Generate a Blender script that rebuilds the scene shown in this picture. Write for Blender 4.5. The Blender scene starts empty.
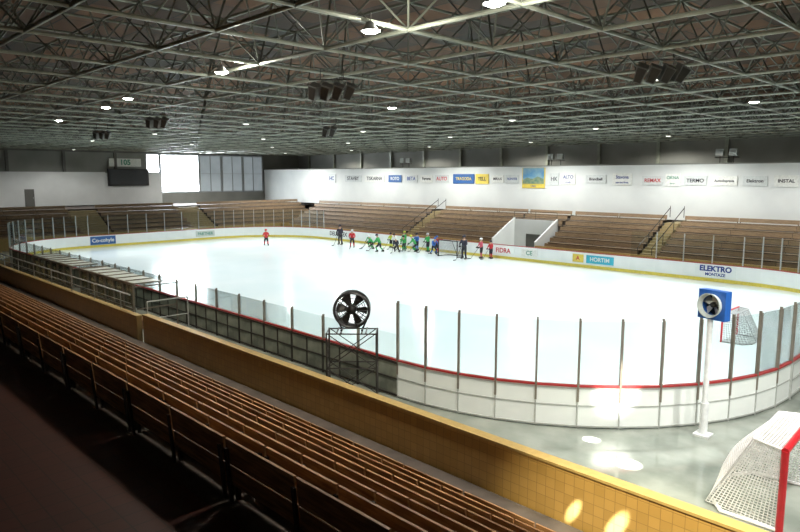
import bpy, math, random
from mathutils import Vector, Matrix
random.seed(7)
scene = bpy.context.scene
scene.view_settings.view_transform = 'Standard'
COL = scene.collection

# ------------------------------------------------------------------ materials
def mat(name, c, rough=0.6, metal=0.0, c2=None, scale=8.0, spec=0.5, bump=0.0, stretch=None, emit=None, estr=0.0, detail=4):
    m = bpy.data.materials.new(name); m.use_nodes = True
    nt = m.node_tree; n = nt.nodes; l = nt.links
    b = n['Principled BSDF']
    b.inputs['Roughness'].default_value = rough
    b.inputs['Metallic'].default_value = metal
    b.inputs['Specular IOR Level'].default_value = spec
    if c2 is None: c2 = tuple(x*0.85 for x in c)
    tc = n.new('ShaderNodeTexCoord'); mp = n.new('ShaderNodeMapping')
    l.new(tc.outputs['Object'], mp.inputs['Vector'])
    if stretch: mp.inputs['Scale'].default_value = stretch
    ns = n.new('ShaderNodeTexNoise'); ns.inputs['Scale'].default_value = scale; ns.inputs['Detail'].default_value = detail
    l.new(mp.outputs['Vector'], ns.inputs['Vector'])
    cr = n.new('ShaderNodeValToRGB')
    cr.color_ramp.elements[0].position = 0.35; cr.color_ramp.elements[1].position = 0.65
    cr.color_ramp.elements[0].color = (*c, 1); cr.color_ramp.elements[1].color = (*c2, 1)
    l.new(ns.outputs['Fac'], cr.inputs['Fac']); l.new(cr.outputs['Color'], b.inputs['Base Color'])
    if bump > 0:
        bp = n.new('ShaderNodeBump'); bp.inputs['Strength'].default_value = bump; bp.inputs['Distance'].default_value = 0.02
        l.new(ns.outputs['Fac'], bp.inputs['Height']); l.new(bp.outputs['Normal'], b.inputs['Normal'])
    if emit:
        b.inputs['Emission Color'].default_value = (*emit, 1); b.inputs['Emission Strength'].default_value = estr
    return m

def brick_mat(name, c1, c2, mortar, bw, bh, rough=0.5, ms=0.015, axis='XZ', offset=0.0):
    m = bpy.data.materials.new(name); m.use_nodes = True
    nt = m.node_tree; n = nt.nodes; l = nt.links
    b = n['Principled BSDF']; b.inputs['Roughness'].default_value = rough
    tc = n.new('ShaderNodeTexCoord')
    sp = n.new('ShaderNodeSeparateXYZ'); cb = n.new('ShaderNodeCombineXYZ')
    l.new(tc.outputs['Object'], sp.inputs[0])
    l.new(sp.outputs[axis[0]], cb.inputs['X']); l.new(sp.outputs[axis[1]], cb.inputs['Y'])
    br = n.new('ShaderNodeTexBrick')
    br.inputs['Color1'].default_value = (*c1, 1); br.inputs['Color2'].default_value = (*c2, 1); br.inputs['Mortar'].default_value = (*mortar, 1)
    br.inputs['Scale'].default_value = 1.0; br.inputs['Brick Width'].default_value = bw; br.inputs['Row Height'].default_value = bh
    br.inputs['Mortar Size'].default_value = ms; br.offset = offset
    l.new(cb.outputs[0], br.inputs['Vector']); l.new(br.outputs['Color'], b.inputs['Base Color'])
    return m

M = {}
M['ice'] = mat('ice', (0.80,0.89,0.90), 0.14, 0, (0.73,0.845,0.865), 0.25, spec=0.4)
M['floor'] = mat('rink_side_floor', (0.33,0.36,0.32), 0.07, 0, (0.20,0.23,0.20), 0.8, spec=0.6)
M['wood'] = mat('bench_wood', (0.40,0.225,0.10), 0.5, 0, (0.19,0.095,0.042), 2.2, stretch=(1,10,10), spec=0.3, detail=8)
M['wood2'] = mat('far_bench_wood', (0.33,0.235,0.14), 0.5, 0, (0.21,0.145,0.088), 3.0, stretch=(1,10,10))
M['steel'] = mat('galvanised_steel', (0.50,0.52,0.50), 0.4, 0.3)
M['darksteel'] = mat('dark_steel', (0.05,0.045,0.04), 0.45, 0.5)
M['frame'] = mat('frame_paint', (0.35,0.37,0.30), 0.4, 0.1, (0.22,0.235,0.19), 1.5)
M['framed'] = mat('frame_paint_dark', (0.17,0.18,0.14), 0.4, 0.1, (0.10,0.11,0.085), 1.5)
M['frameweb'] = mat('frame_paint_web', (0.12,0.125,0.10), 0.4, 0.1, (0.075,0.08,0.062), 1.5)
M['deck'] = brick_mat('roof_deck_panels', (0.12,0.048,0.012), (0.012,0.009,0.005), (0.006,0.005,0.003), 3.0, 1.5, 0.8, 0.04, 'XY', 0.3)
M['white'] = mat('white_wall_paint', (0.74,0.77,0.75), 0.7, 0, (0.66,0.69,0.68), 0.4)
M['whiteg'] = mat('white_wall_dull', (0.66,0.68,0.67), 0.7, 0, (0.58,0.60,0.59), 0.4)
M['dull'] = mat('entrance_wall_shaded', (0.42,0.43,0.41), 0.7, 0, (0.33,0.34,0.32), 0.6)  # greyed to stand in for shade inside the stand entrance
M['grey'] = mat('grey_wall_panel', (0.26,0.265,0.24), 0.7, 0, (0.20,0.205,0.185), 0.3)
M['dgrey'] = mat('dark_wall_panel', (0.15,0.15,0.135), 0.8, 0, (0.10,0.10,0.09), 0.3)
M['mgrey'] = mat('window_frame_grey', (0.38,0.41,0.42), 0.6)
M['concrete'] = mat('concrete', (0.10,0.08,0.065), 0.8, 0, (0.06,0.048,0.04), 2.0)
M['redfloor'] = brick_mat('dark_red_floor_tiles', (0.05,0.014,0.008), (0.037,0.011,0.007), (0.014,0.007,0.005), 0.3, 0.3, 0.55, 0.008, 'XY')
M['yellow'] = brick_mat('yellow_wall_tiles', (0.46,0.285,0.085), (0.40,0.245,0.07), (0.28,0.17,0.055), 0.2, 0.2, 0.28, 0.006, 'XZ')
M['yellowp'] = mat('yellow_paint', (0.44,0.31,0.11), 0.5)
M['tan'] = mat('tan_step_paint', (0.36,0.29,0.15), 0.6)
M['board'] = mat('board_panel', (0.84,0.88,0.86), 0.35, 0, (0.78,0.83,0.81), 1.0)
M['outer'] = mat('board_backing', (0.26,0.28,0.23), 0.5, 0, (0.10,0.11,0.09), 1.3)
M['kick'] = mat('kick_yellow', (0.72,0.60,0.10), 0.4)
M['red'] = mat('red_rail', (0.38,0.03,0.03), 0.4)
M['redg'] = mat('goal_red', (0.60,0.02,0.03), 0.35)
M['postm'] = mat('post_metal', (0.24,0.21,0.17), 0.4, 0.4)
M['black'] = mat('black_paint', (0.012,0.012,0.012), 0.4)
M['spk'] = mat('speaker_grey', (0.13,0.13,0.12), 0.5)
M['blue'] = mat('fan_blue', (0.02,0.11,0.42), 0.35)
M['whitep'] = mat('white_pole_paint', (0.82,0.85,0.86), 0.35)
M['net'] = mat('net_cord', (0.96,0.96,0.96), 0.7)
M['netd'] = mat('net_cord_dark', (0.45,0.47,0.47), 0.7)
M['shell'] = mat('shelter_panel', (0.60,0.66,0.62), 0.3)
M['skin'] = mat('skin', (0.60,0.36,0.25), 0.6)
M['pants'] = mat('dark_trousers', (0.02,0.022,0.03), 0.7)
M['cyan'] = mat('sign_cyan', (0.05,0.45,0.60), 0.5)
M['signw'] = mat('sign_white', (0.80,0.82,0.78), 0.5)
M['signp'] = mat('sign_pale_grey', (0.64,0.68,0.67), 0.5)
M['signy'] = mat('sign_yellow', (0.76,0.60,0.10), 0.5)
M['signb'] = mat('sign_blue', (0.04,0.13,0.36), 0.5)
M['picture'] = mat('poster_picture', (0.10,0.28,0.48), 0.5, 0, (0.30,0.45,0.48), 1.2)
M['hill'] = mat('poster_landscape', (0.10,0.22,0.16), 0.5, 0, (0.30,0.34,0.20), 3.0)
M['signr'] = mat('sign_red', (0.55,0.04,0.05), 0.5)
M['signg'] = mat('sign_green', (0.10,0.32,0.22), 0.5)
M['ink'] = mat('lettering_black', (0.03,0.03,0.04), 0.6)
M['inkb'] = mat('lettering_blue', (0.015,0.05,0.26), 0.6)
M['lampglow'] = mat('lamp_glow', (1,1,1), 0.5, emit=(1.0,1.0,0.95), estr=40)
M['lampdim'] = mat('lamp_glow_soft', (1,1,1), 0.5, emit=(1.0,1.0,0.9), estr=2.0)
M['daylight'] = mat('frosted_pane_daylight', (0.8,0.85,0.9), 0.4, emit=(0.88,0.95,1.0), estr=20.0)
M['dimpane'] = mat('frosted_pane_shaded', (0.36,0.41,0.43), 0.4, 0, (0.29,0.34,0.36), 0.5, emit=(0.60,0.68,0.73), estr=0.27)
def glassmat():
    m = bpy.data.materials.new('rink_glass'); m.use_nodes = True
    nt = m.node_tree; n = nt.nodes; l = nt.links
    n.remove(n['Principled BSDF'])
    out = n['Material Output']
    t = n.new('ShaderNodeBsdfTransparent'); t.inputs['Color'].default_value = (0.91,0.943,0.94,1)
    g = n.new('ShaderNodeBsdfGlossy'); g.inputs['Roughness'].default_value = 0.05
    lw = n.new('ShaderNodeLayerWeight'); lw.inputs['Blend'].default_value = 0.15
    ml = n.new('ShaderNodeMath'); ml.operation='MULTIPLY'; ml.inputs[1].default_value = 0.6
    mx = n.new('ShaderNodeMixShader')
    l.new(lw.outputs['Fresnel'], ml.inputs[0]); l.new(ml.outputs[0], mx.inputs[0])
    l.new(t.outputs[0], mx.inputs[1]); l.new(g.outputs[0], mx.inputs[2]); l.new(mx.outputs[0], out.inputs['Surface'])
    return m
M['glass'] = glassmat()

# ------------------------------------------------------------------ mesh builder
class MB:
    def __init__(s): s.v=[]; s.f=[]; s.mi=[]
    def box(s, x0,x1,y0,y1,z0,z1, m=0):
        b=len(s.v)
        s.v += [(x0,y0,z0),(x1,y0,z0),(x1,y1,z0),(x0,y1,z0),(x0,y0,z1),(x1,y0,z1),(x1,y1,z1),(x0,y1,z1)]
        s.f += [(b,b+3,b+2,b+1),(b+4,b+5,b+6,b+7),(b,b+1,b+5,b+4),(b+1,b+2,b+6,b+5),(b+2,b+3,b+7,b+6),(b+3,b,b+4,b+7)]
        s.mi += [m]*6; return s
    def tube(s, p,q,r,n=8,m=0,r2=None):
        p=Vector(p); q=Vector(q); d=(q-p)
        if d.length<1e-6: return s
        d.normalize(); a = d.cross(Vector((0,0,1)))
        if a.length<1e-3: a=d.cross(Vector((1,0,0)))
        a.normalize(); c=d.cross(a); b=len(s.v); r2 = r if r2 is None else r2
        for (o,rr) in ((p,r),(q,r2)):
            for i in range(n):
                t=2*math.pi*i/n; s.v.append(tuple(o+(a*math.cos(t)+c*math.sin(t))*rr))
        for i in range(n):
            j=(i+1)%n; s.f.append((b+i,b+j,b+n+j,b+n+i)); s.mi.append(m)
        s.f.append(tuple(b+i for i in range(n))[::-1]); s.f.append(tuple(b+n+i for i in range(n))); s.mi += [m,m]
        return s
    def prism(s, prof, a0, a1, axis='x', m=0):
        b=len(s.v); n=len(prof)
        for a in (a0,a1):
            for (u,w) in prof:
                s.v.append((a,u,w) if axis=='x' else (u,a,w) if axis=='y' else (u,w,a))
        for i in range(n):
            j=(i+1)%n; s.f.append((b+i,b+j,b+n+j,b+n+i)); s.mi.append(m)
        s.f.append(tuple(b+i for i in range(n))[::-1]); s.f.append(tuple(b+n+i for i in range(n))); s.mi += [m,m]
        return s
    def lathe(s, prof, n=32, m=0, close=False, axis='z'):
        b=len(s.v); k=len(prof)
        for i in range(n):
            t=2*math.pi*i/n
            for (r,z) in prof:
                x,y = r*math.cos(t), r*math.sin(t)
                s.v.append((x,y,z) if axis=='z' else (z,x,y))
        for i in range(n):
            i2=(i+1)%n
            for j in range(k if close else k-1):
                j2=(j+1)%k
                s.f.append((b+i*k+j,b+i2*k+j,b+i2*k+j2,b+i*k+j2)); s.mi.append(m)
        return s
    def face(s, pts, m=0):
        b=len(s.v); s.v += [tuple(p) for p in pts]; s.f.append(tuple(range(b,b+len(pts)))); s.mi.append(m); return s
    def mesh(s, name, mats, smooth=False, recalc=True):
        me=bpy.data.meshes.new(name); me.from_pydata(s.v,[],s.f)
        for k in mats: me.materials.append(M[k] if isinstance(k,str) else k)
        for p,mi in zip(me.polygons,s.mi): p.material_index=mi; p.use_smooth=smooth
        me.update()
        if recalc:
            import bmesh
            bm=bmesh.new(); bm.from_mesh(me); bmesh.ops.recalc_face_normals(bm, faces=bm.faces); bm.to_mesh(me); bm.free()
        return me

def place(name, me, parent=None, loc=(0,0,0), rz=0, label=None, cat=None, group=None, kind=None, rot=None, scale=None):
    o=bpy.data.objects.new(name, me); COL.objects.link(o)
    o.location=loc; o.rotation_euler = rot if rot else (0,0,rz)
    if scale: o.scale=(scale,)*3
    if parent: o.parent=parent
    if label: o['label']=label
    if cat: o['category']=cat
    if group: o['group']=group
    if kind: o['kind']=kind
    return o

def structure(name, mb, mats, label, cat):
    return place(name, mb.mesh(name,mats), label=label, cat=cat, kind='structure')

def copy_tree(root, loc, rz, group=None):
    r=root.copy(); r.location=loc; r.rotation_euler=(0,0,rz); COL.objects.link(r)
    if group: r['group']=group
    for c in root.children:
        k=c.copy(); k.parent=r; COL.objects.link(k)
        k.matrix_parent_inverse=c.matrix_parent_inverse.copy()
    return r

def text_mesh(s, size, m, bold=False, sx=1.0):
    cu=bpy.data.curves.new('t','FONT'); cu.body=s; cu.size=size; cu.align_x='CENTER'; cu.align_y='CENTER'; cu.extrude=0.004
    if bold: cu.offset=size*(0.02 if bold is True else bold)
    o=bpy.data.objects.new('t',cu); COL.objects.link(o)
    dg=bpy.context.evaluated_depsgraph_get(); dg.update()
    me=bpy.data.meshes.new_from_object(o.evaluated_get(dg))
    bpy.data.objects.remove(o); me.materials.clear(); me.materials.append(M[m]); me.name='lettering'
    return me

# ------------------------------------------------------------------ room shell
X0,X1,Y0,Y1,ZR = -84.0,12.0,-6.0,60.0,12.9
structure('floor', MB().box(X0,X1,Y0,Y1,-0.3,0.0), ['floor'], 'smooth grey-green wet concrete rink-side floor', 'floor')
structure('ceiling', MB().box(X0,X1,Y0,Y1,ZR,ZR+0.3), ['deck'], 'dark brown panelled roof deck above the trusses', 'ceiling')
structure('wall_back', MB().box(X0,X1,Y0-0.3,Y0,-0.3,ZR+0.3), ['dgrey'], 'dark grey hall wall behind the stand', 'wall')
structure('wall_right', MB().box(X1,X1+0.3,Y0-0.3,Y1+0.3,-0.3,ZR+0.3), ['grey'], 'grey hall end wall', 'wall')
structure('wall_far', MB().box(X0,X1,Y1,Y1+0.3,-0.3,ZR+0.3), ['grey'], 'grey outer hall wall beyond the concourse', 'wall')
wl=MB()
wl.box(X0-0.3,X0,Y0,Y1,-0.3,4.7).box(X0-0.3,X0,Y0,Y1,9.8,ZR+0.3)
wl.box(X0-0.3,X0,Y0,36.0,4.7,9.8).box(X0-0.3,X0,53.6,Y1,4.7,9.8)
structure('wall_left', wl, ['grey'], 'grey panelled hall end wall with tall glazing', 'wall')
def window(n, ya, yb, za, zb, pane, nx, nz, label):
    fr=MB()
    x0,x1=X0-0.2,X0+0.05
    for i in range(nx+1):
        y=ya+(yb-ya)*i/nx; w=0.09 if i in (0,nx) else 0.03
        fr.box(x0,x1,y-w,y+w,za,zb)
    for i in range(nz+1):
        z=za+(zb-za)*i/nz; w=0.06 if i in (0,nz) else 0.025
        fr.box(x0+0.01,x1-0.01,ya,yb,z-w,z+w)
    o=structure(f'window_{n}', fr, ['mgrey'], label, 'window')
    place('window_pane', MB().box(X0-0.12,X0-0.09,ya,yb,za,zb).mesh('window_pane',[pane]), parent=o)
window(1, 37.9,43.3,4.8,9.7,'daylight',1,1,'tall window blown out white by daylight')
window(2, 43.45,46.7,4.8,9.7,'dimpane',2,2,'tall frosted window with grey frame')
window(3, 46.85,50.1,4.8,9.7,'dimpane',2,2,'tall frosted window with grey frame')
window(4, 50.25,53.5,4.8,9.7,'dimpane',2,2,'tall frosted window with grey frame')
window(5, 36.0,37.75,7.4,9.7,'daylight',1,1,'small bright window beside the scoreboard')
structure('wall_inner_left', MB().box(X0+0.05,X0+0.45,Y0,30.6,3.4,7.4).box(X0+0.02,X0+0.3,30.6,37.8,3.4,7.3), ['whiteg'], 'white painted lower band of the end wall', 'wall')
structure('wall_inner_far', MB().box(-83.6,X1,53.5,53.8,3.3,7.8), ['white'], 'long white parapet wall above the far seats', 'wall')
structure('trim_1', MB().box(-83.6,X1,53.45,53.85,7.8,7.9), ['grey'], 'thin cap on the white parapet wall', 'trim')
structure('trim_2', MB().box(X0,X0+0.35,Y0,53.5,9.8,10.05), ['dgrey'], 'dark steel lintel beam along the end wall', 'trim')
structure('floor_concourse', MB().box(X0,X1,53.8,Y1,3.0,3.3), ['concrete'], 'concrete concourse slab behind the white wall', 'floor')
structure('floor_end_concourse', MB().box(X0,-76.0,Y0,53.5,3.0,3.3), ['concrete'], 'concrete concourse slab at the hall end', 'floor')
for i,(y,) in enumerate([(22.0,),(8.0,)]):
    d=MB().box(X0+0.46,X0+0.5,y-0.5,y+0.5,3.3,5.4)
    o=structure(f'door_{i+1}', d, ['dgrey'], 'dark grey flush door in the white end wall', 'door')
    place('handle', MB().tube((X0+0.56,y+0.35,4.3),(X0+0.56,y+0.35,4.5),0.02).mesh('handle',['steel']), parent=o)

colm=MB().box(-0.15,0.15,-0.12,0.12,0,9.5).mesh('column',['frame'])
for i in range(15):
    place('wall_column', colm, loc=(X0+3+6*i,59.8,3.3), label='pale steel wall column carrying the roof', cat='column', group='columns along the outer wall')
colm2=MB().box(-0.12,0.12,-0.15,0.15,0,2.4).mesh('column2',['dgrey'])
for i in range(6):
    place('end_wall_column', colm2, loc=(X0+0.25,2+6*i,7.4), label='dark steel column on the end wall', cat='column', group='columns on the end wall')

# ------------------------------------------------------------------ space frame
ZB=10.0; ZT=12.2
nx=32; ny=22; GX=(X1-X0)/nx; GY=(Y1-Y0)/ny
bc=MB()
for i in range(nx): bc.tube((X0+GX*(i+.5),Y0+0.1,ZB),(X0+GX*(i+.5),Y1-0.1,ZB),0.05,6)
for j in range(ny): bc.tube((X0+0.1,Y0+GY*(j+.5),ZB),(X1-0.1,Y0+GY*(j+.5),ZB),0.05,6)
tcx=MB()
for i in range(1,nx): tcx.tube((X0+GX*i,Y0+0.1,ZT),(X0+GX*i,Y1-0.1,ZT),0.045,6)
for j in range(1,ny): tcx.tube((X0+0.1,Y0+GY*j,ZT),(X1-0.1,Y0+GY*j,ZT),0.045,6)
dg_=MB()
for i in range(nx):
    for j in range(ny):
        b=(X0+GX*(i+.5),Y0+GY*(j+.5),ZB)
        for dx in (-1,1):
            for dy in (-1,1):
                dg_.tube(b,(b[0]+GX/2*dx,b[1]+GY/2*dy,ZT),0.026,5)
sf=bpy.data.objects.new('space_frame_roof',None); COL.objects.link(sf)
sf.location=((X0+X1)/2,(Y0+Y1)/2,ZB); sf['label']='pale steel tube space-frame truss spanning the whole hall'; sf['category']='roof truss'
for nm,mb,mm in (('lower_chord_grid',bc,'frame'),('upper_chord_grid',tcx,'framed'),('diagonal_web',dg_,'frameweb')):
    o=place(nm, mb.mesh(nm,[mm],recalc=False)); o.parent=sf; o.matrix_parent_inverse=Matrix.Translation(-Vector(sf.location))

# ------------------------------------------------------------------ rink
RX0,RX1,RY0,RY1,R=-65.5,-5.5,13.6,43.9,8.5
cx=[RX0+R,RX1-R]; cy=[RY0+R,RY1-R]
pts=[]
for (a,b,t0) in ((cx[1],cy[0],-90),(cx[1],cy[1],0),(cx[0],cy[1],90),(cx[0],cy[0],180)):
    for k in range(13):
        t=math.radians(t0+90*k/12); pts.append((a+R*math.cos(t),b+R*math.sin(t)))
ice=MB(); ice.prism(pts,0.0,0.03,'z')
place('ice_sheet', ice.mesh('ice_sheet',['ice']), label='bright white ice surface of the hockey rink', cat='ice')

def dasher(L, glass=3.0, corner=False, outer=False, pm='postm'):
    h=1.16
    root=place('dasher_board', MB().box(0.0,L,-0.04,0.02,0.04,h).mesh('dasher_board',['board']))
    root['label']=('white dasher board section with yellow kick plate and clear shield' if glass>2.5 else 'dasher board section with dark backing and short clear shield' if glass else 'low white dasher board section with yellow kick plate')
    root['category']='rink board'
    place('kick_plate', MB().box(0,L,0.02,0.035,0.03,0.25).mesh('kick_plate',['kick']), root)
    place('top_rail', MB().box(0,L,-0.07,0.04,h,h+0.05).mesh('top_rail',['red']), root)
    if corner:
        fr=MB().box(0,L,-0.07,-0.04,0.04,0.08).box(0,L,-0.06,-0.04,0.62,0.65).box(0,L,-0.07,-0.04,h-0.05,h-0.02).box(-0.015,0.015,-0.07,-0.04,0.0,h)
        fm='steel'
    else:
        fr=MB().box(0,L,-0.09,-0.04,0.05,0.11).box(0,L,-0.09,-0.04,0.58,0.62).box(0,L,-0.09,-0.04,h-0.08,h-0.02).box(-0.03,0.03,-0.1,-0.04,0.0,h)
        if outer: fr.box(L/2-0.02,L/2+0.02,-0.09,-0.04,0.05,h-0.02)
        fm='darksteel' if outer else 'steel'
    place('support_frame', fr.mesh('support_frame',[fm]), root)
    if outer:
        place('backing_panel', MB().box(0,L,-0.055,-0.041,0.05,h-0.02).mesh('backing_panel',['outer']), root)
    if glass:
        place('post', MB().box(-0.022,0.022,-0.05,0.02,h+0.05,glass+0.05).box(-0.028,0.028,-0.075,-0.05,0.75,glass).mesh('post',[pm]), root)
        g=MB().box(0.03,L-0.03,-0.012,0.0,h+0.05,glass-0.03).mesh('glass_pane',['glass'])
        place('glass_pane', g, root)
    return root
def run(root, pts_, group):
    first=True
    for (p,q) in pts_:
        a=math.atan2(q[1]-p[1],q[0]-p[0])
        if first: root.location=(p[0],p[1],0); root.rotation_euler=(0,0,a); root['group']=group; first=False
        else: copy_tree(root,(p[0],p[1],0),a,group)
def arc(a,b,t0,n=12):
    P=[(a+R*math.cos(math.radians(t0+90*k/n)),b+R*math.sin(math.radians(t0+90*k/n))) for k in range(n+1)]
    return list(zip(P[:-1],P[1:]))
def seg(p,q,n):
    P=[(p[0]+(q[0]-p[0])*k/n,p[1]+(q[1]-p[1])*k/n) for k in range(n+1)]
    return list(zip(P[:-1],P[1:]))
Lc=2*R*math.sin(math.radians(3.75))
run(dasher(43/23,2.02,False,True), seg((cx[0],RY0),(cx[1],RY0),23), 'dasher board sections around the rink')
run(dasher(43/23,3.0,False,False,'steel'), seg((cx[1],RY1),(cx[1]-4*43/23,RY1),4), 'shielded dasher board sections around the rink')
run(dasher(43/23,0), seg((cx[1]-4*43/23,RY1),(cx[0],RY1),19), 'low dasher board sections around the rink')
run(dasher(13.3/7), seg((RX1,cy[0]),(RX1,cy[1]),7), 'end dasher board sections')
run(dasher(13.3/7,3.1,False,False,'steel'), seg((RX0,cy[1]),(RX0,cy[0]),7), 'end dasher board sections')
run(dasher(Lc,3.0,True), arc(cx[1],cy[0],-90), 'curved corner dasher board sections')
run(dasher(Lc,3.1,True,False,'steel'), arc(cx[1],cy[1],0)+arc(cx[0],cy[1],90)+arc(cx[0],cy[0],180), 'curved corner dasher board sections')

# ------------------------------------------------------------------ near stand
NR=9; PIT=0.575; RIS=0.2925
rows=[(8.4-PIT*i,0.45+RIS*i) for i in range(NR)]
prof=[(10.05,0.0),(10.05,0.45)]
for i,(yb,z) in enumerate(rows):
    if i<NR-1: prof += [(yb-0.08,z),(yb-0.08,z+RIS)]
prof += [(3.6,rows[-1][1]),(3.6,0.0)]
structure('floor_terrace_near', MB().prism(prof,-62,8,'x'), ['concrete'], 'concrete stepped terrace carrying the wooden benches', 'floor')
structure('floor_walkway', MB().box(-62,8,0.45,3.6,2.5,rows[-1][1]), ['redfloor'], 'dark red tiled walkway behind the benches', 'floor')
structure('floor_platform', MB().box(-62,8,Y0,0.45,4.9,5.1), ['concrete'], 'upper concrete platform', 'floor')
structure('wall_platform', MB().box(-62,8,0.25,0.45,2.8,4.9), ['concrete'], 'low wall under the upper platform', 'wall')

def bench_root(L):
    seat=MB()
    for k in range(2): seat.box(0.02,L-0.02,0.02+k*0.15,0.155+k*0.15,0.38,0.415)
    root=bpy.data.objects.new('bench',None); COL.objects.link(root)
    root['label']='slatted brown wooden stadium bench on steel brackets'; root['category']='bench'
    place('seat', seat.mesh('seat',['wood']), root)
    bk=MB()
    for (z,hh) in ((0.22,0.26),(0.50,0.33)):
        y=-0.02-0.10*(z-0.26)
        for xa,xb in ((0.03,L/2-0.02),(L/2+0.02,L-0.03)):
            bk.prism([(y-0.035,z),(y,z),(y-0.1*hh,z+hh),(y-0.035-0.1*hh,z+hh)],xa,xb,'x')
    place('backrest', bk.mesh('backrest',['wood']), root)
    leg=MB().box(-0.03,0.03,0.0,0.04,0.0,0.38).box(-0.03,0.03,0.0,0.32,0.34,0.38).prism([(-0.085,0.0),(-0.055,0.0),(-0.115,0.72),(-0.145,0.72)],-0.03,0.03,'x').mesh('leg',['darksteel'])
    for x in (0.08,L/2,L-0.08): place('leg', leg, root, loc=(x,0,0))
    return root
BL=3.0
b0=bench_root(BL); first=True
for i,(yb,z) in enumerate(rows):
    for k in range(15):
        loc=(-43+BL*k,yb+0.1,z)
        if first: b0.location=loc; b0['group']='wooden benches of the stand'; first=False
        else: copy_tree(b0,loc,0,'wooden benches of the stand')

def parapet(xa,xb,h,label):
    w=MB().box(xa,xb,10.1,10.3,0,h)
    o=place('parapet_wall', w.mesh('parapet_wall',['yellow']), label=label, cat='wall')
    place('coping', MB().box(xa-0.01,xb+0.01,10.07,10.33,h,h+0.05).mesh('coping',['yellowp']), o)
    return o
parapet(-24.6,8,1.48,'long yellow tiled parapet wall in front of the benches')
parapet(-62,-25.2,1.33,'low yellow tiled parapet wall below a handrail')
rl=MB()
for x in range(-60,-25,3): rl.tube((x,10.2,1.38),(x,10.2,2.1),0.022)
rl.tube((-60,10.2,2.1),(-26,10.2,2.1),0.03).tube((-60,10.2,1.75),(-26,10.2,1.75),0.018)
place('handrail', rl.mesh('handrail',['steel']), label='galvanised tube handrail on the low parapet', cat='railing')
rl=MB().tube((-25.1,10.5,0),(-25.1,10.5,1.9),0.025).tube((-25.1,12.2,0),(-25.1,12.2,1.9),0.025).tube((-25.1,10.5,1.9),(-25.1,12.2,1.9),0.03).tube((-25.1,10.5,1.2),(-25.1,12.2,1.2),0.018)
place('handrail', rl.mesh('handrail2',['steel']), label='short pale handrail beside the stand entrance', cat='railing')

# team bench enclosures
def shelter(xc):
    sh=bpy.data.objects.new('team_shelter',None); COL.objects.link(sh); sh.location=(xc,12.2,0)
    sh['label']='pale low glazed team bench enclosure beside the boards'; sh['category']='shelter'; sh['group']='team bench enclosures'
    L=3.3
    place('roof', MB().box(-L,L,-1.0,0.35,2.12,2.15).mesh('roof',['shell']), sh)
    fr=MB()
    for k in range(7):
        x=-L+L/3*k; fr.box(x-0.03,x+0.03,-1.03,-0.94,0,2.2).box(x-0.03,x+0.03,-1.0,0.38,2.15,2.19)
    for s in (-L-0.02,L):
        fr.box(s,s+0.04,-1.0,1.0,2.0,2.05).box(s,s+0.04,0.95,1.0,0,2.05).box(s,s+0.04,-1.0,1.0,1.0,1.05)
    fr.box(-L,L,-1.02,-0.94,1.0,1.06).box(-L,L,-1.03,-0.94,2.1,2.2)
    place('frame', fr.mesh('frame',['postm']), sh)
    place('lower_panel', MB().box(-L,L,-0.97,-0.95,0.05,1.0).mesh('lower_panel',['shell']), sh)
    place('glass_pane', MB().box(-L,L,-0.97,-0.955,1.06,2.12).box(-L,-L+0.02,-0.95,0.95,1.06,2.0).box(L-0.02,L,-0.95,0.95,1.06,2.0).mesh('glass_pane',['glass']), sh)
    place('bench_seat', MB().box(-L+0.2,L-0.2,-0.6,-0.2,0.42,0.47).box(-L+0.4,-L+0.5,-0.6,-0.2,0,0.42).box(L-0.5,L-0.4,-0.6,-0.2,0,0.42).mesh('bench_seat',['wood']), sh)
shelter(-31.5); shelter(-39.5)

# ------------------------------------------------------------------ far + end stands
def small_bench(L):
    mb=MB().box(0.02,L-0.02,0.0,0.36,0.39,0.43)
    mb.prism([(-0.05,0.50),(-0.01,0.50),(-0.05,0.80),(-0.09,0.80)],0.02,L-0.02,'x')
    for x in (0.1,L-0.1):
        mb.box(x-0.03,x+0.03,-0.02,0.03,0,0.39,1).prism([(-0.04,0.38),(0.0,0.38),(-0.03,0.52),(-0.06,0.52)],x-0.03,x+0.03,'x',1)
    return mb.mesh('bench',['wood2','darksteel'])
FR=[(47.0+0.8*i,0.45+0.42*i) for i in range(7)]
fp=[(46.1,0.0),(46.1,0.45)]
for i,(yb,z) in enumerate(FR):
    if i<6: fp += [(yb+0.14,z),(yb+0.14,z+0.42)]
fp += [(53.5,FR[-1][1]),(53.5,0.0)]
EA,EB=-35.6,-30.9
for k,(xa,xb) in enumerate(((-68.4,-47.45),(-46.25,EA),(EB,-22.3),(-21.1,6))):
    structure('floor_terrace_far_%d'%(k+1), MB().prism(fp,xa,xb,'x'), ['concrete'], 'concrete stepped terrace under the far seating', 'floor')
structure('floor_terrace_entrance', MB().prism([(49.5,0.0),(49.5,2.13),(50.34,2.13),(50.34,2.55),(51.14,2.55),(51.14,2.97),(53.5,2.97),(53.5,0.0)],EA,EB,'x'), ['concrete'], 'short raised terrace above the stand entrance', 'floor')
def block(xa,xb,n,rws,group):
    L=(xb-xa)/n; me=small_bench(L)
    for (yb,z) in rws:
        for k in range(n):
            place('bench', me, loc=(xa+L*(k+1),yb-0.0,z), rz=math.pi, label='brown wooden bench section in the far stand', cat='bench', group=group)
block(-68.2,-47.5,5,FR,'benches of the far stand')
block(-46.2,-35.7,3,FR,'benches of the far stand')
block(-30.7,-22.4,2,FR,'benches of the far stand')
block(-21.0,-9.0,3,FR,'benches of the far stand')
block(-35.5,-31.0,1,FR[4:],'benches of the far stand')
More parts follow.
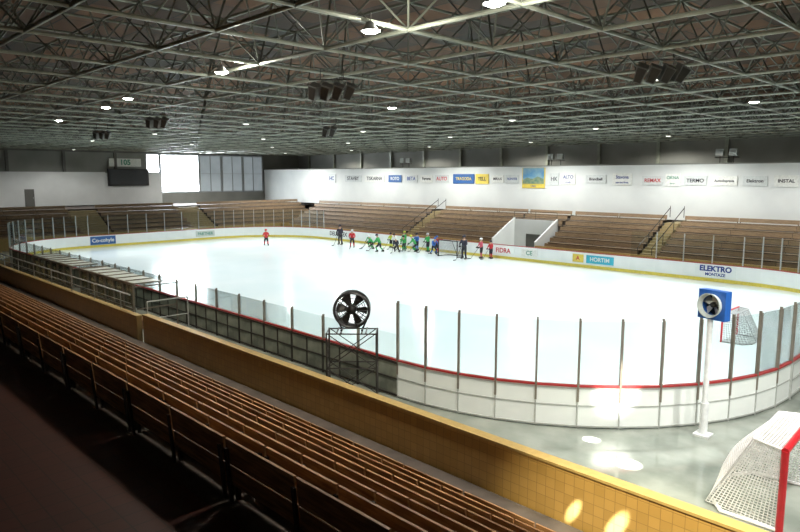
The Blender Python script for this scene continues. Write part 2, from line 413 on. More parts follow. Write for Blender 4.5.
def stairs(xc,w):
    mb=MB()
    for k in range(13):
        mb.box(xc-w/2,xc+w/2,46.3+0.4*k,53.45,0.46+0.21*k,0.46+0.21*(k+1))
    mb.box(xc-w/2,xc+w/2,46.3,53.45,0,0.46)
    o=structure('floor_aisle_steps', mb, ['tan'], 'tan aisle steps between bench blocks', 'stairs')
    r=MB()
    for s in (-1,1):
        x=xc+s*w/2*0.95
        for k in range(4):
            y=46.6+1.8*k; z=0.67+0.21*int((y-46.3)/0.4); r.tube((x,y,z),(x,y,z+0.9),0.025)
        r.tube((x,46.6,1.57),(x,52.0,1.57+0.21*13.3),0.03)
    place('handrail', r.mesh('handrail',['darksteel']), o)
stairs(-46.85,1.16); stairs(-21.7,1.16)
for (xa,xb) in ((-68.2,EA),(EB,6)):
    place('parapet_wall', MB().box(xa,xb,45.9,46.08,0,1.1).mesh('parapet_wall',['yellow']), label='low yellow tiled wall in front of the far seating', cat='wall')
en=bpy.data.objects.new('entrance_enclosure',None); COL.objects.link(en); en.location=(-33,48,0)
en['label']='low white sloped walls around the stand entrance'; en['category']='entrance'
for x,nm in ((EA+0.02,'side_wall'),(EB-0.17,'side_wall')):
    mb=MB().prism([(46.1,0),(46.1,1.4),(49.4,3.15),(49.4,0)],x,x+0.15,'x')
    o=place(nm, mb.mesh(nm,['white'])); o.parent=en; o.matrix_parent_inverse=Matrix.Translation(-Vector(en.location))
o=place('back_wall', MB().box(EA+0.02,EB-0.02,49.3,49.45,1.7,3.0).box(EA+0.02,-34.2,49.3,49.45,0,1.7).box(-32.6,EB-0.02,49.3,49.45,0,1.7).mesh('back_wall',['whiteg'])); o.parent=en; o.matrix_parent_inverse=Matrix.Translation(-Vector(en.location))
o=place('door', MB().box(-34.2,-32.6,49.38,49.44,0,1.7).mesh('door',['dgrey'])); o.parent=en; o.matrix_parent_inverse=Matrix.Translation(-Vector(en.location))
r=MB()
for x in (EA+0.1,-33.2,EB-0.1): r.tube((x,49.37,3.0),(x,49.37,3.7),0.02)
r.tube((EA+0.1,49.37,3.7),(EB-0.1,49.37,3.7),0.025).tube((EA+0.1,49.37,3.3),(EB-0.1,49.37,3.3),0.018)
o=place('handrail', r.mesh('handrail',['darksteel'])); o.parent=en; o.matrix_parent_inverse=Matrix.Translation(-Vector(en.location))

ep=[(-68.6,0.0),(-68.6,0.45)]
ER=[(-69.5-0.85*i,0.45+0.42*i) for i in range(7)]
for i,(xb_,z) in enumerate(ER):
    if i<6: ep += [(xb_-0.14,z),(xb_-0.14,z+0.42)]
ep += [(-76.0,ER[-1][1]),(-76.0,0.0)]
me=small_bench(3.0)
spans=[(4,8+3*5+0.0),(8+3*6,8+3*9),(8+3*10,53.4)]
for n_,(ya,yb_) in enumerate(spans):
    structure('floor_terrace_end_%d'%(n_+1), MB().prism(ep,ya,yb_,'y'), ['concrete'], 'concrete stepped terrace behind the rink end', 'floor')
for (xb_,z) in ER:
    for k in range(2,15):
        if k in (5,9): continue
        place('bench', me, loc=(xb_-0.0,8.0+3*(k+1),z), rz=-math.pi/2, label='brown wooden bench section behind the rink end', cat='bench', group='benches behind the rink end')
for k in (5,9):
    mb=MB()
    for s in range(13): mb.box(-69.0-0.42*s-0.42,-69.0-0.42*s,8+3*k+0.05,8+3*k+2.95,0,0.46+0.21*(s+1))
    structure('floor_aisle_steps', mb, ['tan'], 'tan aisle steps between end benches', 'stairs')
place('parapet_wall', MB().box(-68.5,-68.3,4,53,0,1.15).mesh('parapet_wall',['yellowp']), label='low yellow wall in front of the end seating', cat='wall')

# ------------------------------------------------------------------ scoreboard
sb=place('scoreboard', MB().box(-83.68,-83.4,30.9,36.0,5.7,7.8).mesh('scoreboard',['black']), label='black electronic scoreboard on the end wall', cat='scoreboard')
place('display_panel', MB().box(-83.39,-83.35,31.1,35.8,5.85,7.65).mesh('display_panel',[mat('display_dark',(0.03,0.035,0.04),0.25)]), sb)
sg=place('wall_sign', MB().box(-83.9,-83.7,31.2,35.2,8.1,9.1).mesh('wall_sign',['signw']), label='small pale lettered box above the scoreboard', cat='sign')
o=place('lettering', text_mesh('105',0.9,'signg',0.04), sg, loc=(-83.68,33.2,8.6), rot=(math.pi/2,0,math.pi/2))

# ------------------------------------------------------------------ wall signs
def wsign(x,w,h,z,bg,txt,tm,ts,y=53.44,label=None,sub=None,k=1.0,bold=0.02):
    if y>50: ts*=0.86; h*=0.92
    mb=MB().box(x-w/2,x+w/2,y-0.03,y+0.02,z-h/2,z+h/2)
    o=place('advertising_sign', mb.mesh('advertising_sign',[bg]), label=label or 'small lettered advertising sign on the white wall', cat='sign')
    place('lettering', text_mesh(txt,ts,tm,bold), o, loc=(x,y-0.04,z+(0.18*h if sub else 0)), rot=(math.pi/2,0,0))
    if sub: place('lettering', text_mesh(sub,ts*0.55,tm,0.03), o, loc=(x,y-0.04,z-h*0.28), rot=(math.pi/2,0,0))
    return o
wsign(-67.5,1.6,1.2,6.6,'signp','HC','inkb',0.8)
wsign(-63.2,3.2,0.9,6.6,'signp','STAVBY','ink',0.75)
wsign(-59.2,3.6,0.9,6.6,'signw','TISKARNA','ink',0.7)
wsign(-55.6,2.2,0.9,6.6,'signb','ROTO','signw',0.6)
wsign(-52.9,2.0,0.9,6.6,'signp','BETA','inkb',0.68)
wsign(-50.5,1.9,0.9,6.6,'signw','Ferona','ink',0.55)
wsign(-48.2,2.0,0.9,6.6,'signp','AUTO','signr',0.65)
wsign(-45.1,2.9,1.1,6.6,'signb','TRAGODA','signy',0.52)
wsign(-42.6,1.7,1.1,6.6,'signy','YELL','ink',0.6,label='bright yellow advertising sign on the white wall')
wsign(-40.6,1.5,0.8,6.6,'signw','MIRAX','ink',0.42)
wsign(-38.8,1.6,0.9,6.6,'signp','HUNTER','inkb',0.36)
ps=wsign(-36.3,2.6,2.1,6.7,'signy','HALA','inkb',0.26,label='large blue and yellow landscape picture poster on the wall')
place('picture_area', MB().box(-37.5,-35.1,53.38,53.405,6.15,7.65).mesh('picture_area',['picture']), ps)
place('picture_area', MB().prism([(-37.5,6.15),(-35.1,6.15),(-35.1,6.6),(-35.8,6.85),(-36.4,6.6),(-37.0,6.75),(-37.5,6.5)],53.36,53.38,'y').mesh('picture_hill',['hill']), ps)
ps.children[0].location=(-36.3,53.40,5.93)
wsign(-34.0,1.0,1.2,6.6,'signp','HK','ink',0.6)
wsign(-32.5,1.5,1.1,6.6,'signw','ALTO','inkb',0.48,sub='servis')
wsign(-29.7,2.0,0.8,6.6,'signp','Brandbell','ink',0.40)
wsign(-27.2,1.8,1.1,6.6,'signw','Stavona','inkb',0.44,sub='stavebni firma')
wsign(-24.5,1.8,0.8,6.5,'signp','REMAX','signr',0.5,label='red lettered advertising sign on the white wall')
wsign(-22.8,1.2,1.1,6.55,'signw','OKNA','signg',0.4,sub='dvere')
wsign(-21.0,1.8,0.8,6.5,'signp','TERMO','ink',0.48)
wsign(-18.8,1.9,0.8,6.5,'signw','Autodoprava','ink',0.32)
wsign(-16.6,1.7,0.8,6.5,'signp','Elektron','ink',0.40)
wsign(-14.5,1.6,0.9,6.5,'signw','INSTAL','ink',0.40)
wsign(-12.7,1.2,0.9,6.5,'signp','DREVO','signr',0.32)
yb=RY1-0.035
wsign(-15.6,2.6,0.8,0.72,'board','ELEKTRO','inkb',0.48,y=yb,label='blue lettered advert on the dasher board',sub='MONTAZE',bold=0.04)
wsign(-23.8,2.2,0.6,0.70,'cyan','HORTIM','signw',0.42,y=yb,label='cyan advert panel on the dasher board')
wsign(-25.6,0.9,0.6,0.70,'signy','A','signr',0.45,y=yb,label='yellow advert panel on the dasher board')
wsign(-32.6,2.2,0.6,0.70,'board','FIDRA','signr',0.55,y=yb,label='red lettered advert on the dasher board')
wsign(-30.0,1.5,0.6,0.70,'signw','CE','signg',0.5,y=yb,label='white advert panel on the dasher board')
wsign(-54.4,4.4,0.6,0.72,'board','DEUBALEX','ink',0.6,y=yb,label='dark lettered white advert on the dasher board')
def esign(y,w,h,z,bg,txt,tm,ts,label):
    x=RX0+0.035
    o=place('advertising_sign', MB().box(x-0.01,x+0.02,y-w/2,y+w/2,z-h/2,z+h/2).mesh('advertising_sign',[bg]), label=label, cat='sign')
    place('lettering', text_mesh(txt,ts,tm,True), o, loc=(x+0.03,y,z), rot=(math.pi/2,0,math.pi/2))
esign(23.4,2.4,0.8,0.68,'signb','Co-cohyle','signw',0.5,'blue advert panel on the end dasher board')
esign(34.2,2.2,0.6,0.68,'shell','PARTNER','signg',0.42,'pale green advert panel on the end dasher board')

# ------------------------------------------------------------------ lamps
def lamp_root(b='lampglow'):
    r=bpy.data.objects.new('high_bay_lamp',None); COL.objects.link(r)
    r['label']='round high-bay lamp hanging in the roof truss'; r['category']='lamp'
    place('lamp_shade', MB().lathe([(0.03,0.22),(0.08,0.21),(0.12,0.12),(0.21,0.03),(0.215,0.02),(0.19,0.03),(0.1,0.1)],20).mesh('lamp_shade',['steel'],True), r)
    place('bulb', MB().lathe([(0.001,-0.03),(0.10,-0.015),(0.17,0.02),(0.18,0.04),(0.001,0.06)],20).mesh('bulb',[b],True), r)
    place('hanger', MB().tube((0,0,0.2),(0,0,0.4),0.015).mesh('hanger',['darksteel']), r)
    return r
lamps=[(-7.3,9.4),(-10.4,9.3),(-17.4,9.8),(-25.6,10.4),(-29.5,11.0),(-38,11.7)]
ice_l=[(x,y) for x in (-9.2,-21,-33,-45,-57) for y in (20,28.8,37.5)]
far_l=[(x,48.0) for x in (-9,-21,-33,-45,-57,-70)]
near_fill_l=[(-1.5,11.4),(4,11.4),(-1.5,17),(4,17)]  # added fill lamps out of view, brightening near boards and floor
end_fill_l=[(-77,12),(-77,25),(-77,40)]  # added lamps that brighten the white band of the end wall
def spot(x,y,z,e,ang,col=(1,0.99,0.95),blend=0.8,tgt=None,size=0.2):
    ld=bpy.data.lights.new('spot_light','SPOT'); ld.energy=e; ld.spot_size=math.radians(ang); ld.spot_blend=blend; ld.color=col; ld.shadow_soft_size=size
    o=bpy.data.objects.new('spot_light',ld); COL.objects.link(o); o.location=(x,y,z)
    if tgt: o.rotation_euler=(Vector(tgt)-Vector((x,y,z))).to_track_quat('-Z','Y').to_euler()
    return o
for lr,ls in ((lamp_root(),lamps+[(-9.2,28.8),(-21,20)]+near_fill_l),(lamp_root('lampdim'),[q for q in ice_l if q not in ((-9.2,28.8),(-21,20))]+far_l+end_fill_l)):  # the added near and end fill lights get lamp bodies too
    for i,(x,y) in enumerate(ls):
        if i==0: lr.location=(x,y,9.75); lr['group']='high-bay lamps in the roof'
        else: copy_tree(lr,(x,y,9.75),0,'high-bay lamps in the roof')
WARM=(1,0.92,0.78)
for (x,y) in lamps: spot(x,y,9.65,1150,140,WARM,tgt=(x,y,0))
for (x,y) in near_fill_l: spot(x,y,9.65,2500,115,(1,0.97,0.9),tgt=(x-4,y+4,0))
for (x,y) in ice_l: spot(x,y,9.65,3550 if x>-50 else 3900,120,(0.95,1.0,1.0))
for (x,y) in far_l: spot(x,y,9.65,3200,165,(1,0.99,0.95),0.5)
for (x,y) in end_fill_l: spot(x,y,9.65,1500,165,(1,0.99,0.95),0.5)
for x in (-70,-55,-40,-25,-10): spot(x,56.5,9.6,900,170,(1,0.97,0.88),0.4)  # added spots without fixtures, lifting the outer wall above the concourse
for (x,y) in lamps[:3]:
    ld=bpy.data.lights.new('lamp_upglow','POINT'); ld.energy=170; ld.shadow_soft_size=0.1; ld.color=(1,0.97,0.85)
    o=bpy.data.objects.new('lamp_upglow',ld); COL.objects.link(o); o.location=(x+0.35,y+0.35,9.72)
# daylight spilling from the bright window onto the end of the hall
ld=bpy.data.lights.new('window_daylight','AREA'); ld.shape='RECTANGLE'; ld.size=5.2; ld.size_y=4.6; ld.energy=2500; ld.color=(0.82,0.92,1.0)
o=bpy.data.objects.new('window_daylight',ld); COL.objects.link(o); o.location=(X0+0.1,40.6,7.2); o.rotation_euler=Vector((1,-0.1,-0.25)).to_track_quat('-Z','Y').to_euler()
# added spots without fixtures, throwing bright patches on floor, parapet and boards
SUN=(1,0.96,0.86)
spot(-2.5,14.5,9.5,170000,3.4,SUN,0.5,(-6.75,14.2,0),0.05)
spot(-3.0,16.0,9.5,120000,2.2,SUN,0.5,(-8.1,14.9,0),0.05)
spot(-0.5,4.5,9.5,13000,30,(1,0.90,0.62),0.9,(-4.4,10.1,0.9),0.1)
spot(-1.0,6.0,9.5,90000,1.2,(0.8,0.92,1.0),0.6,(-5.8,10.1,0.72),0.04)
spot(0.0,6.0,9.5,100000,1.6,(0.8,0.92,1.0),0.6,(-4.95,10.1,0.78),0.04)
spot(1.0,10.5,9.5,60000,6,SUN,0.9,(-8.3,16.2,0.9),0.08)

# ------------------------------------------------------------------ speakers
def speaker_cluster(x,y,z,n,rz,label,sc=0.85):
    r=bpy.data.objects.new('speaker_cluster',None); COL.objects.link(r); r.location=(x,y,z); r.rotation_euler=(0,0,rz); r.scale=(sc,)*3
    r['label']=label; r['category']='loudspeaker'; r['group']='loudspeaker clusters'
    for k in range(n):
        t=(k-(n-1)/2)
        mb=MB().prism([(-0.13,-0.26),(0.13,-0.26),(0.17,0.26),(-0.17,0.26)],-0.18,0.18,'y',0)
        place('speaker_cabinet', mb.mesh('speaker_cabinet',['spk']), r, loc=(t*0.40,-abs(t)*0.05,0), rot=(0.45,0.35,t*0.2))
        place('speaker_grille', MB().prism([(-0.10,-0.22),(0.10,-0.22),(0.14,0.22),(-0.14,0.22)],-0.2,-0.18,'y',0).mesh('speaker_grille',['darksteel']), r, loc=(t*0.40,-abs(t)*0.05,0), rot=(0.45,0.35,t*0.2))
    place('hanging_frame', MB().tube((-0.4*n/2,0,0.42),(0.4*n/2,0,0.42),0.025).tube((-0.4,0,0.42),(-0.4,0,0.8),0.015).tube((0.4,0,0.42),(0.4,0,0.8),0.015).mesh('hanging_frame',['darksteel']), r)
speaker_cluster(-15.6,12.4,9.3,4,0.75,'row of dark grey loudspeakers hung under the truss')
speaker_cluster(-7.9,17.3,9.5,4,0.75,'row of dark grey loudspeakers hung under the truss')
speaker_cluster(-30,13.5,9.3,3,0.75,'row of dark grey loudspeakers hung under the truss')
speaker_cluster(-41,15,9.3,3,0.75,'row of dark grey loudspeakers hung under the truss')
speaker_cluster(-25.8,20.3,9.0,2,0.75,'pair of dark grey loudspeakers hung under the truss')

def flood(x):
    r=bpy.data.objects.new('floodlight_pair',None); COL.objects.link(r); r.location=(x,53.65,7.9)
    r['label']='pair of small floodlights standing on the white wall'; r['category']='floodlight'; r['group']='floodlights on the wall'
    place('stand', MB().tube((-0.5,0,0),(-0.5,0,0.5),0.03).tube((0.5,0,0),(0.5,0,0.5),0.03).tube((-0.9,0,0.4),(0.9,0,0.4),0.03).mesh('stand',['darksteel']), r)
    for s in (-0.5,0.5):
        place('lamp_head', MB().prism([(-0.25,0.45),(0.1,0.4),(0.15,0.8),(-0.2,0.95)],-0.28,0.28,'x').mesh('lamp_head',['steel']), r, loc=(s,0,0.1))
for x in (-54,-34,-18.8): flood(x)

# ------------------------------------------------------------------ drum fan + stand
dstx,dsty=-14.3,12.0
ang=math.radians(135)
st=bpy.data.objects.new('fan_stand',None); COL.objects.link(st); st.location=(dstx,dsty,0); st.rotation_euler=(0,0,ang)
st['label']='tall grey steel frame trestle carrying a drum fan'; st['category']='stand'
W,D_,H=0.35,0.72,2.34
fr=MB()
cor=[(-W,-D_),(W,-D_),(W,D_),(-W,D_)]
for (a,b) in cor: fr.tube((a,b,0),(a,b,H),0.025)
for z in (0.3,1.3,H-0.02):
    for k in range(4):
        a,b=cor[k],cor[(k+1)%4]; fr.tube((a[0],a[1],z),(b[0],b[1],z),0.02)
for k in range(4):
    a,b=cor[k],cor[(k+1)%4]
    for (za,zb) in ((0.3,1.3),(1.3,H)):
        fr.tube((a[0],a[1],za),(b[0],b[1],zb),0.014).tube((b[0],b[1],za),(a[0],a[1],zb),0.014)
place('trestle_frame', fr.mesh('trestle_frame',['darksteel']), st)
pl=MB()
for y in (-0.42,-0.3,0.3,0.42): pl.box(-W-0.02,W+0.02,y-0.02,y+0.02,H,H+0.02)
place('platform', pl.mesh('platform',['darksteel']), st)
fn=bpy.data.objects.new('drum_fan',None); COL.objects.link(fn); fn.location=(dstx,dsty,2.98); fn.rotation_euler=(0,0,ang)
fn['label']='large black round drum fan with spoked guard'; fn['category']='fan'
place('housing', MB().lathe([(0.50,-0.22),(0.54,-0.20),(0.54,0.20),(0.50,0.22),(0.47,0.2),(0.47,-0.2)],40,close=True,axis='x').mesh('housing',['black'],False), fn)
def guard(x):
    g=MB()
    for k in range(10):
        t=2*math.pi*k/10; g.tube((x,0.12*math.cos(t),0.12*math.sin(t)),(x,0.5*math.cos(t),0.5*math.sin(t)),0.013,6)
    for rr in (0.2,0.36):
        for k in range(32):
            t=2*math.pi*k/32;u=2*math.pi*(k+1)/32
            g.tube((x,rr*math.cos(t),rr*math.sin(t)),(x,rr*math.cos(u),rr*math.sin(u)),0.009,5)
    return g
for x in (-0.21,0.21): place('guard', guard(x).mesh('guard',['black']), fn)
place('hub', MB().lathe([(0.001,-0.2),(0.13,-0.18),(0.14,0),(0.13,0.18),(0.001,0.2)],24,axis='x').mesh('hub',['black'],True), fn)
for k in range(6):
    bl=MB().face([(-0.05,0.1,-0.04),(0.06,0.1,0.05),(0.09,0.42,0.17),(0.0,0.46,0.0),(-0.09,0.42,-0.10)])
    place('blade', bl.mesh('blade',['darksteel']), fn, rot=(2*math.pi*k/6,0,0))
ft=MB()
for s in (-1,1): ft.tube((-0.2,s*0.3,-0.59),(0.2,s*0.3,-0.59),0.03).tube((0,s*0.3,-0.59),(0,s*0.42,-0.33),0.025)
place('foot', ft.mesh('foot',['black']), fn)

pole=bpy.data.objects.new('fan_pole',None); COL.objects.link(pole); pole.location=(-6.2,17.3,0)
pole['label']='thick white steel pole beside the corner boards'; pole['category']='pole'
place('shaft', MB().tube((0,0,0.05),(0,0,3.15),0.075,16,r2=0.07).mesh('shaft',['whitep'],False), pole)
place('base_plate', MB().box(-0.2,0.2,-0.2,0.2,0,0.05).tube((0,0,0.05),(0,0,0.9),0.105,16).mesh('base_plate',['whitep']), pole)
bf=bpy.data.objects.new('box_fan',None); COL.objects.link(bf); bf.location=(-6.14,17.35,3.53); bf.rotation_euler=(0,0,math.radians(-104))
bf['label']='square blue ventilation fan with pale round rim on a pole'; bf['category']='fan'
hs=MB(); S=0.38; N=32; T=0.12
def ringface(x,m):
    for k in range(N):
        t=2*math.pi*k/N;u=2*math.pi*(k+1)/N
        def sq(a):
            c,s_=math.cos(a),math.sin(a); q=max(abs(c),abs(s_)); return (x,S*c/q,S*s_/q)
        hs.face([(x,0.29*math.cos(t),0.29*math.sin(t)),sq(t),sq(u),(x,0.29*math.cos(u),0.29*math.sin(u))],m)
ringface(T,0); ringface(-T,0)
hs.face([(-T,-S,-S),(T,-S,-S),(T,S,-S),(-T,S,-S)]); hs.face([(-T,-S,S),(T,-S,S),(T,S,S),(-T,S,S)])
hs.face([(-T,-S,-S),(T,-S,-S),(T,-S,S),(-T,-S,S)]); hs.face([(-T,S,-S),(T,S,-S),(T,S,S),(-T,S,S)])
hs.lathe([(0.29,-T),(0.29,T)],N,0,axis='x')
place('housing', hs.mesh('housing',['blue'],recalc=False), bf)
place('rim', MB().lathe([(0.26,T),(0.29,T),(0.32,T+0.14),(0.30,T+0.14)],N,0,True,axis='x').mesh('rim',['shell']), bf)
place('hub', MB().lathe([(0.001,-0.08),(0.07,-0.08),(0.07,0.08),(0.001,0.10)],20,axis='x').mesh('hub',['darksteel'],True), bf)
for k in range(5):
    bl=MB().face([(-0.03,0.06,-0.05),(0.04,0.06,0.06),(0.06,0.26,0.13),(-0.05,0.27,-0.06)])
    place('blade', bl.mesh('blade',['steel']), bf, rot=(2*math.pi*k/5,0,0))
place('motor_panel', MB().lathe([(0.001,-0.10),(0.29,-0.10)],N,axis='x').mesh('motor_panel',['black']), bf)

# ------------------------------------------------------------------ goals
def goal(loc,rz,sc,label,step=0.07,cord=0.005,netm='net',basem='redg',sag=0.1,rt=0.04,fm='redg'):
    r=bpy.data.objects.new('hockey_goal',None); COL.objects.link(r); r.location=loc; r.rotation_euler=(0,0,rz); r.scale=(sc,)*3
    r['label']=label; r['category']='hockey goal'
    w,h=0.915,1.22
    f=MB()
    for s in (-1,1): f.tube((0,s*w,0),(0,s*w,h),rt,12)
    f.tube((0,-w-rt*0.6,h),(0,w+rt*0.6,h),rt,12)
    place('goal_frame', f.mesh('goal_frame',[fm]), r)
    b=MB(); dt,db=0.45,1.05
    P=[(0,-w,0.03),(-db*0.75,-w*0.95,0.03),(-db,-w*0.55,0.03),(-db,w*0.55,0.03),(-db*0.75,w*0.95,0.03),(0,w,0.03)]
    for a,c in zip(P[:-1],P[1:]): b.tube(a,c,0.03,8)
    b.tube((0,-w,h),(-dt,-w*0.8,h),0.02).tube((-dt,-w*0.8,h),(-dt,w*0.8,h),0.02).tube((-dt,w*0.8,h),(0,w,h),0.02)
    b.tube((-dt,0,h),(-db,0,0.05),0.018)
    place('base_frame', b.mesh('base_frame',[basem]), r)
    nt=MB()
    def patch(a,b_,c,d,nu,nv,sag=0.0,dirn=(0,0,0)):
        a,b_,c,d=map(Vector,(a,b_,c,d)); dirn=Vector(dirn)
        def pt(u,v):
            return (a*(1-u)+b_*u)*(1-v)+(d*(1-u)+c*u)*v + dirn*sag*math.sin(math.pi*u)*math.sin(math.pi*v)
        K=6
        for i in range(nu+1):
            for k in range(K): nt.tube(pt(i/nu,k/K),pt(i/nu,(k+1)/K),cord,3)
        for j in range(nv+1):
            for k in range(K): nt.tube(pt(k/K,j/nv),pt((k+1)/K,j/nv),cord,3)
    n1=int(1.6/step); n2=int(1.35/step)
    patch((-dt,-w*0.8,h),(-dt,w*0.8,h),(-db,w*0.8,0.05),(-db,-w*0.8,0.05),n1,n2,sag,(-1,0,0.3))
    patch((0,-w,h),(0,w,h),(-dt,w*0.8,h),(-dt,-w*0.8,h),n1,int(0.5/step),0.03,(0,0,-1))
    for s in (-1,1):
        patch((0,s*w,h),(-dt,s*w*0.8,h),(-db,s*w*0.8,0.05),(0,s*w,0.05),int(0.9/step),n2,0.05,(0,s,0))
    place('goal_net', nt.mesh('goal_net',[netm],recalc=False), r)
    return r
goal((-9.5,28.75,0.03),math.pi,1.0,'red-framed hockey goal with white net standing on the ice',0.1,0.011,'netd','netd')
goal((-36.6,41.4,0.03),-math.pi/2,1.15,'dark-framed goal near the players against the boards',0.12,0.012,'netd','darksteel',fm='darksteel')
goal((-3.35,14.65,0.0),math.radians(3),1.36,'spare red goal with sagging white net on the floor',0.05,0.0088,'net','net',0.16,0.05)

# ------------------------------------------------------------------ people
def person_mesh(J, name):
    names=list(J.keys()); idx={k:i for i,k in enumerate(names)}
    E=[('pelvis','waist'),('waist','chest'),('chest','neck'),('neck','head'),('head','crown')]
    for s in 'lr':
        E += [('chest','sh'+s),('sh'+s,'el'+s),('el'+s,'wr'+s),('wr'+s,'ha'+s),('pelvis','hi'+s),('hi'+s,'kn'+s),('kn'+s,'an'+s),('an'+s,'to'+s)]
    me=bpy.data.meshes.new(name); me.from_pydata([J[k][0] for k in names],[(idx[a],idx[b]) for a,b in E],[])
    o=bpy.data.objects.new(name,me); COL.objects.link(o)
    sk=o.modifiers.new('s','SKIN'); sb_=o.modifiers.new('u','SUBSURF'); sb_.levels=1; sb_.render_levels=1
    for k in names:
        sv=me.skin_vertices[0].data[idx[k]]; rr=J[k][1]; sv.radius=rr if isinstance(rr,tuple) else (rr,rr); sv.use_root=(k=='pelvis')
    dg=bpy.context.evaluated_depsgraph_get(); dg.update()
    out=bpy.data.meshes.new_from_object(o.evaluated_get(dg)); bpy.data.objects.remove(o)
    out.materials.clear()
    for k in ('signg','pants','skin'): out.materials.append(M[k])
    segs=[(Vector(J[a][0]),Vector(J[b][0]),J[b][2]) for a,b in E]
    for p in out.polygons:
        c=p.center; best=None
        for a,b,m in segs:
            ab=b-a; t=max(0,min(1,(c-a).dot(ab)/ab.length_squared)); d=(c-(a+ab*t)).length
            if best is None or d<best[0]: best=(d,m)
        p.material_index=best[1]; p.use_smooth=True
    out.name=name
    return out
def pose(lean=0.0,kn=0.1,stride=0.0,armf=0.35,spread=0.16,low=0.0):
    h=0.95-low
    J={}
    J['pelvis']=((0,0,h),0.15,1); J['waist']=((lean*0.15,0,h+0.2),0.15,0); J['chest']=((lean*0.4,0,h+0.45),(0.19,0.15),0)
    J['neck']=((lean*0.52,0,h+0.60),0.065,2); J['head']=((lean*0.62,0,h+0.72),0.10,2); J['crown']=((lean*0.62,0,h+0.82),0.085,2)
    for s,sg in (('l',1),('r',-1)):
        st_=stride*sg
        J['sh'+s]=((lean*0.4,sg*0.21,h+0.48),0.085,0)
        J['el'+s]=((lean*0.4+armf*0.35,sg*0.31,h+0.22),0.065,0)
        J['wr'+s]=((lean*0.4+armf,sg*0.2,h+0.08),0.045,0)
        J['ha'+s]=((lean*0.4+armf+0.08,sg*0.17,h+0.04),0.05,1)
        J['hi'+s]=((0,sg*0.10,h-0.06),0.125,1)
        J['kn'+s]=((kn+st_,sg*spread,(h)*0.54),0.085,1)
        J['an'+s]=((st_*1.4-low*0.3,sg*(spread+0.03),0.13),0.055,0)
        J['to'+s]=((st_*1.4-low*0.3+0.17,sg*(spread+0.05),0.10),0.045,1)
    return J
POSES=[pose(0.1,0.05,0.05,0.25),pose(0.55,0.2,0.16,0.4,low=0.12),pose(0.75,0.28,0.0,0.3,0.22,low=0.22)]
PM=[person_mesh(J,'body') for J in POSES]
helm=MB().lathe([(0.125,-0.02),(0.135,0.03),(0.125,0.09),(0.08,0.14),(0.001,0.155)],16)
helm.box(0.08,0.15,-0.07,0.07,-0.03,0.005)
helm_me={}
glove=MB().box(-0.07,0.07,-0.05,0.05,-0.05,0.06)
for k in range(4): glove.tube((0.06,-0.04+0.026*k,0.02),(0.09,-0.04+0.026*k,-0.05-0.004*(k%2)),0.014,6)
glove.tube((-0.0,0.05,0.02),(0.05,0.075,0.0),0.016,6)
glove_me=glove.mesh('glove',['black'])
skate=MB().prism([(-0.1,0.05),(0.2,0.05),(0.22,0.10),(0.05,0.16),(0.03,0.22),(-0.08,0.22)],-0.05,0.05,'y',0).box(-0.11,0.21,-0.006,0.006,0.0,0.05,1)
skate_me=skate.mesh('skate',['black','steel'])
def stick_me():
    s=MB().tube((0,0,0),(-0.95,0,1.15),0.018,6)
    s.prism([(0,0.0),(0.30,0.0),(0.30,0.07),(-0.03,0.06)],-0.012,0.012,'y')
    return s.mesh('hockey_stick',['ink'])
STK=stick_me()
jc={}
def jersey(c):
    if c not in jc: jc[c]=mat('jersey_%d'%len(jc),c,0.7)
    return jc[c]
GREEN=(0.05,0.42,0.10); RED=(0.55,0.03,0.04); DARK=(0.03,0.03,0.05); WHITE=(0.75,0.75,0.75); BLUE=(0.03,0.15,0.5); PINK=(0.6,0.1,0.15); YEL=(0.5,0.6,0.06)
CN={GREEN:'green',RED:'red',DARK:'dark',WHITE:'white',BLUE:'blue',PINK:'pink-red',YEL:'lime'}
def helmm(c):
    if c not in helm_me: helm_me[c]=helm.mesh('helmet',[jersey(c)],True)
    return helm_me[c]
PT=['standing upright','skating leaning forward','crouching with bent knees']
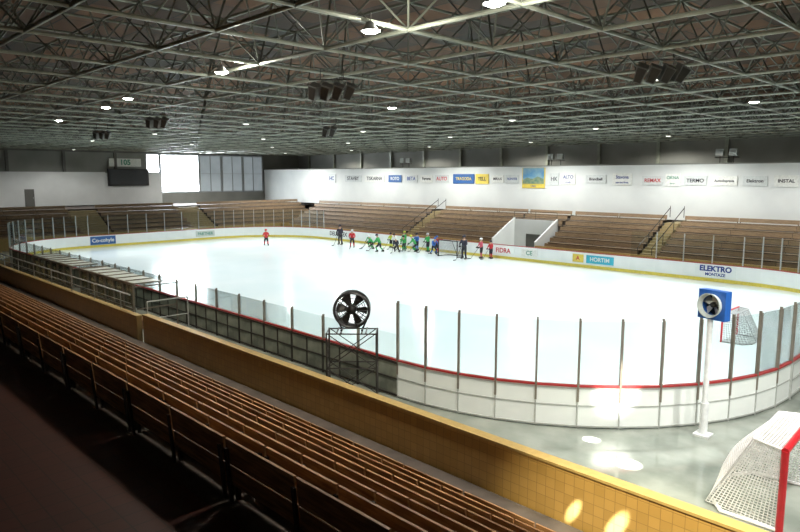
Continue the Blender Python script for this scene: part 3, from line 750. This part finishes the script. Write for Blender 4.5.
def person(x,y,c,pi,rz,sc=0.85,hc=DARK,stick=True,hel=True):
    J=POSES[pi]
    o=place('person', PM[pi], loc=(x,y,0.03), rz=rz, scale=sc)
    o['label']=f'hockey player in {CN[c]} jersey, {PT[pi]}'; o['category']='person'; o['group']='hockey players on the ice'
    o.material_slots[0].link='OBJECT'; o.material_slots[0].material=jersey(c)
    hp=Vector(J['head'][0]); place('helmet' , helmm(hc), o, loc=(hp.x,hp.y,hp.z+0.03))
    for s in 'lr':
        place('glove', glove_me, o, loc=J['ha'+s][0]); a=J['an'+s][0]; place('skate', skate_me, o, loc=(a[0],a[1],0.0))
    if stick:
        ha=Vector(J['har'][0])
        k=place('hockey_stick', STK, scale=sc, rz=rz)
        lp=Vector((ha.x+0.95*0.65,ha.y+0.02,0.0)); rot=Matrix.Rotation(rz,3,'Z'); w=rot@(lp*sc)
        k.location=(x+w.x,y+w.y,0.04); k['label']='black hockey stick held by a player'; k['category']='hockey stick'; k['group']='hockey sticks'
PP=[(-55.3,35.4,RED,1,2.6,0.95,RED),(-50.8,41.2,DARK,0,-1.2,1.1,DARK),(-47.9,40.3,RED,0,-0.8,0.95,WHITE),(-47.0,41.9,GREEN,2,-1.5,0.8,WHITE),
(-45.7,41.0,GREEN,2,-2.2,0.8,WHITE),(-43.4,39.8,GREEN,1,-2.8,0.95,DARK),(-44.4,42.6,WHITE,0,-1.4,0.8,DARK),(-43.3,42.9,GREEN,0,-1.6,0.95,YEL),
(-42.5,42.0,GREEN,1,-1.0,0.85,DARK),(-41.7,42.9,BLUE,0,-1.5,0.9,DARK),(-41.2,42.2,GREEN,2,-2.5,0.95,YEL),(-40.3,42.9,GREEN,0,-1.7,0.95,WHITE),
(-39.2,42.9,RED,0,-1.5,0.85,BLUE),(-38.7,41.9,BLUE,1,-0.4,0.9,BLUE),(-45.2,42.9,YEL,0,-1.5,0.8,DARK),(-42.3,40.9,DARK,2,-1.1,0.85,WHITE),
(-34.6,41.2,DARK,0,-1.4,1.1,DARK),(-33.9,42.6,PINK,0,-2.0,0.95,WHITE),(-33.2,43.0,RED,0,-1.7,0.85,DARK)]
for p in PP: person(p[0],p[1],p[2],p[3],p[4],p[5],p[6])

# ------------------------------------------------------------------ world & camera
w=bpy.data.worlds.new('World'); scene.world=w; w.use_nodes=True
w.node_tree.nodes['Background'].inputs[0].default_value=(0.7,0.8,0.9,1); w.node_tree.nodes['Background'].inputs[1].default_value=0.3
cd=bpy.data.cameras.new('camera'); cd.sensor_width=36; cd.lens=29.25; cd.clip_end=300
cam=bpy.data.objects.new('camera',cd); COL.objects.link(cam); cam.location=(0,0,6.8)
p=math.radians(7.8); a=math.radians(44.3)
d=Vector((-math.cos(a)*math.cos(p),math.sin(a)*math.cos(p),-math.sin(p)))
cam.rotation_euler=d.to_track_quat('-Z','Y').to_euler()
scene.camera=cam
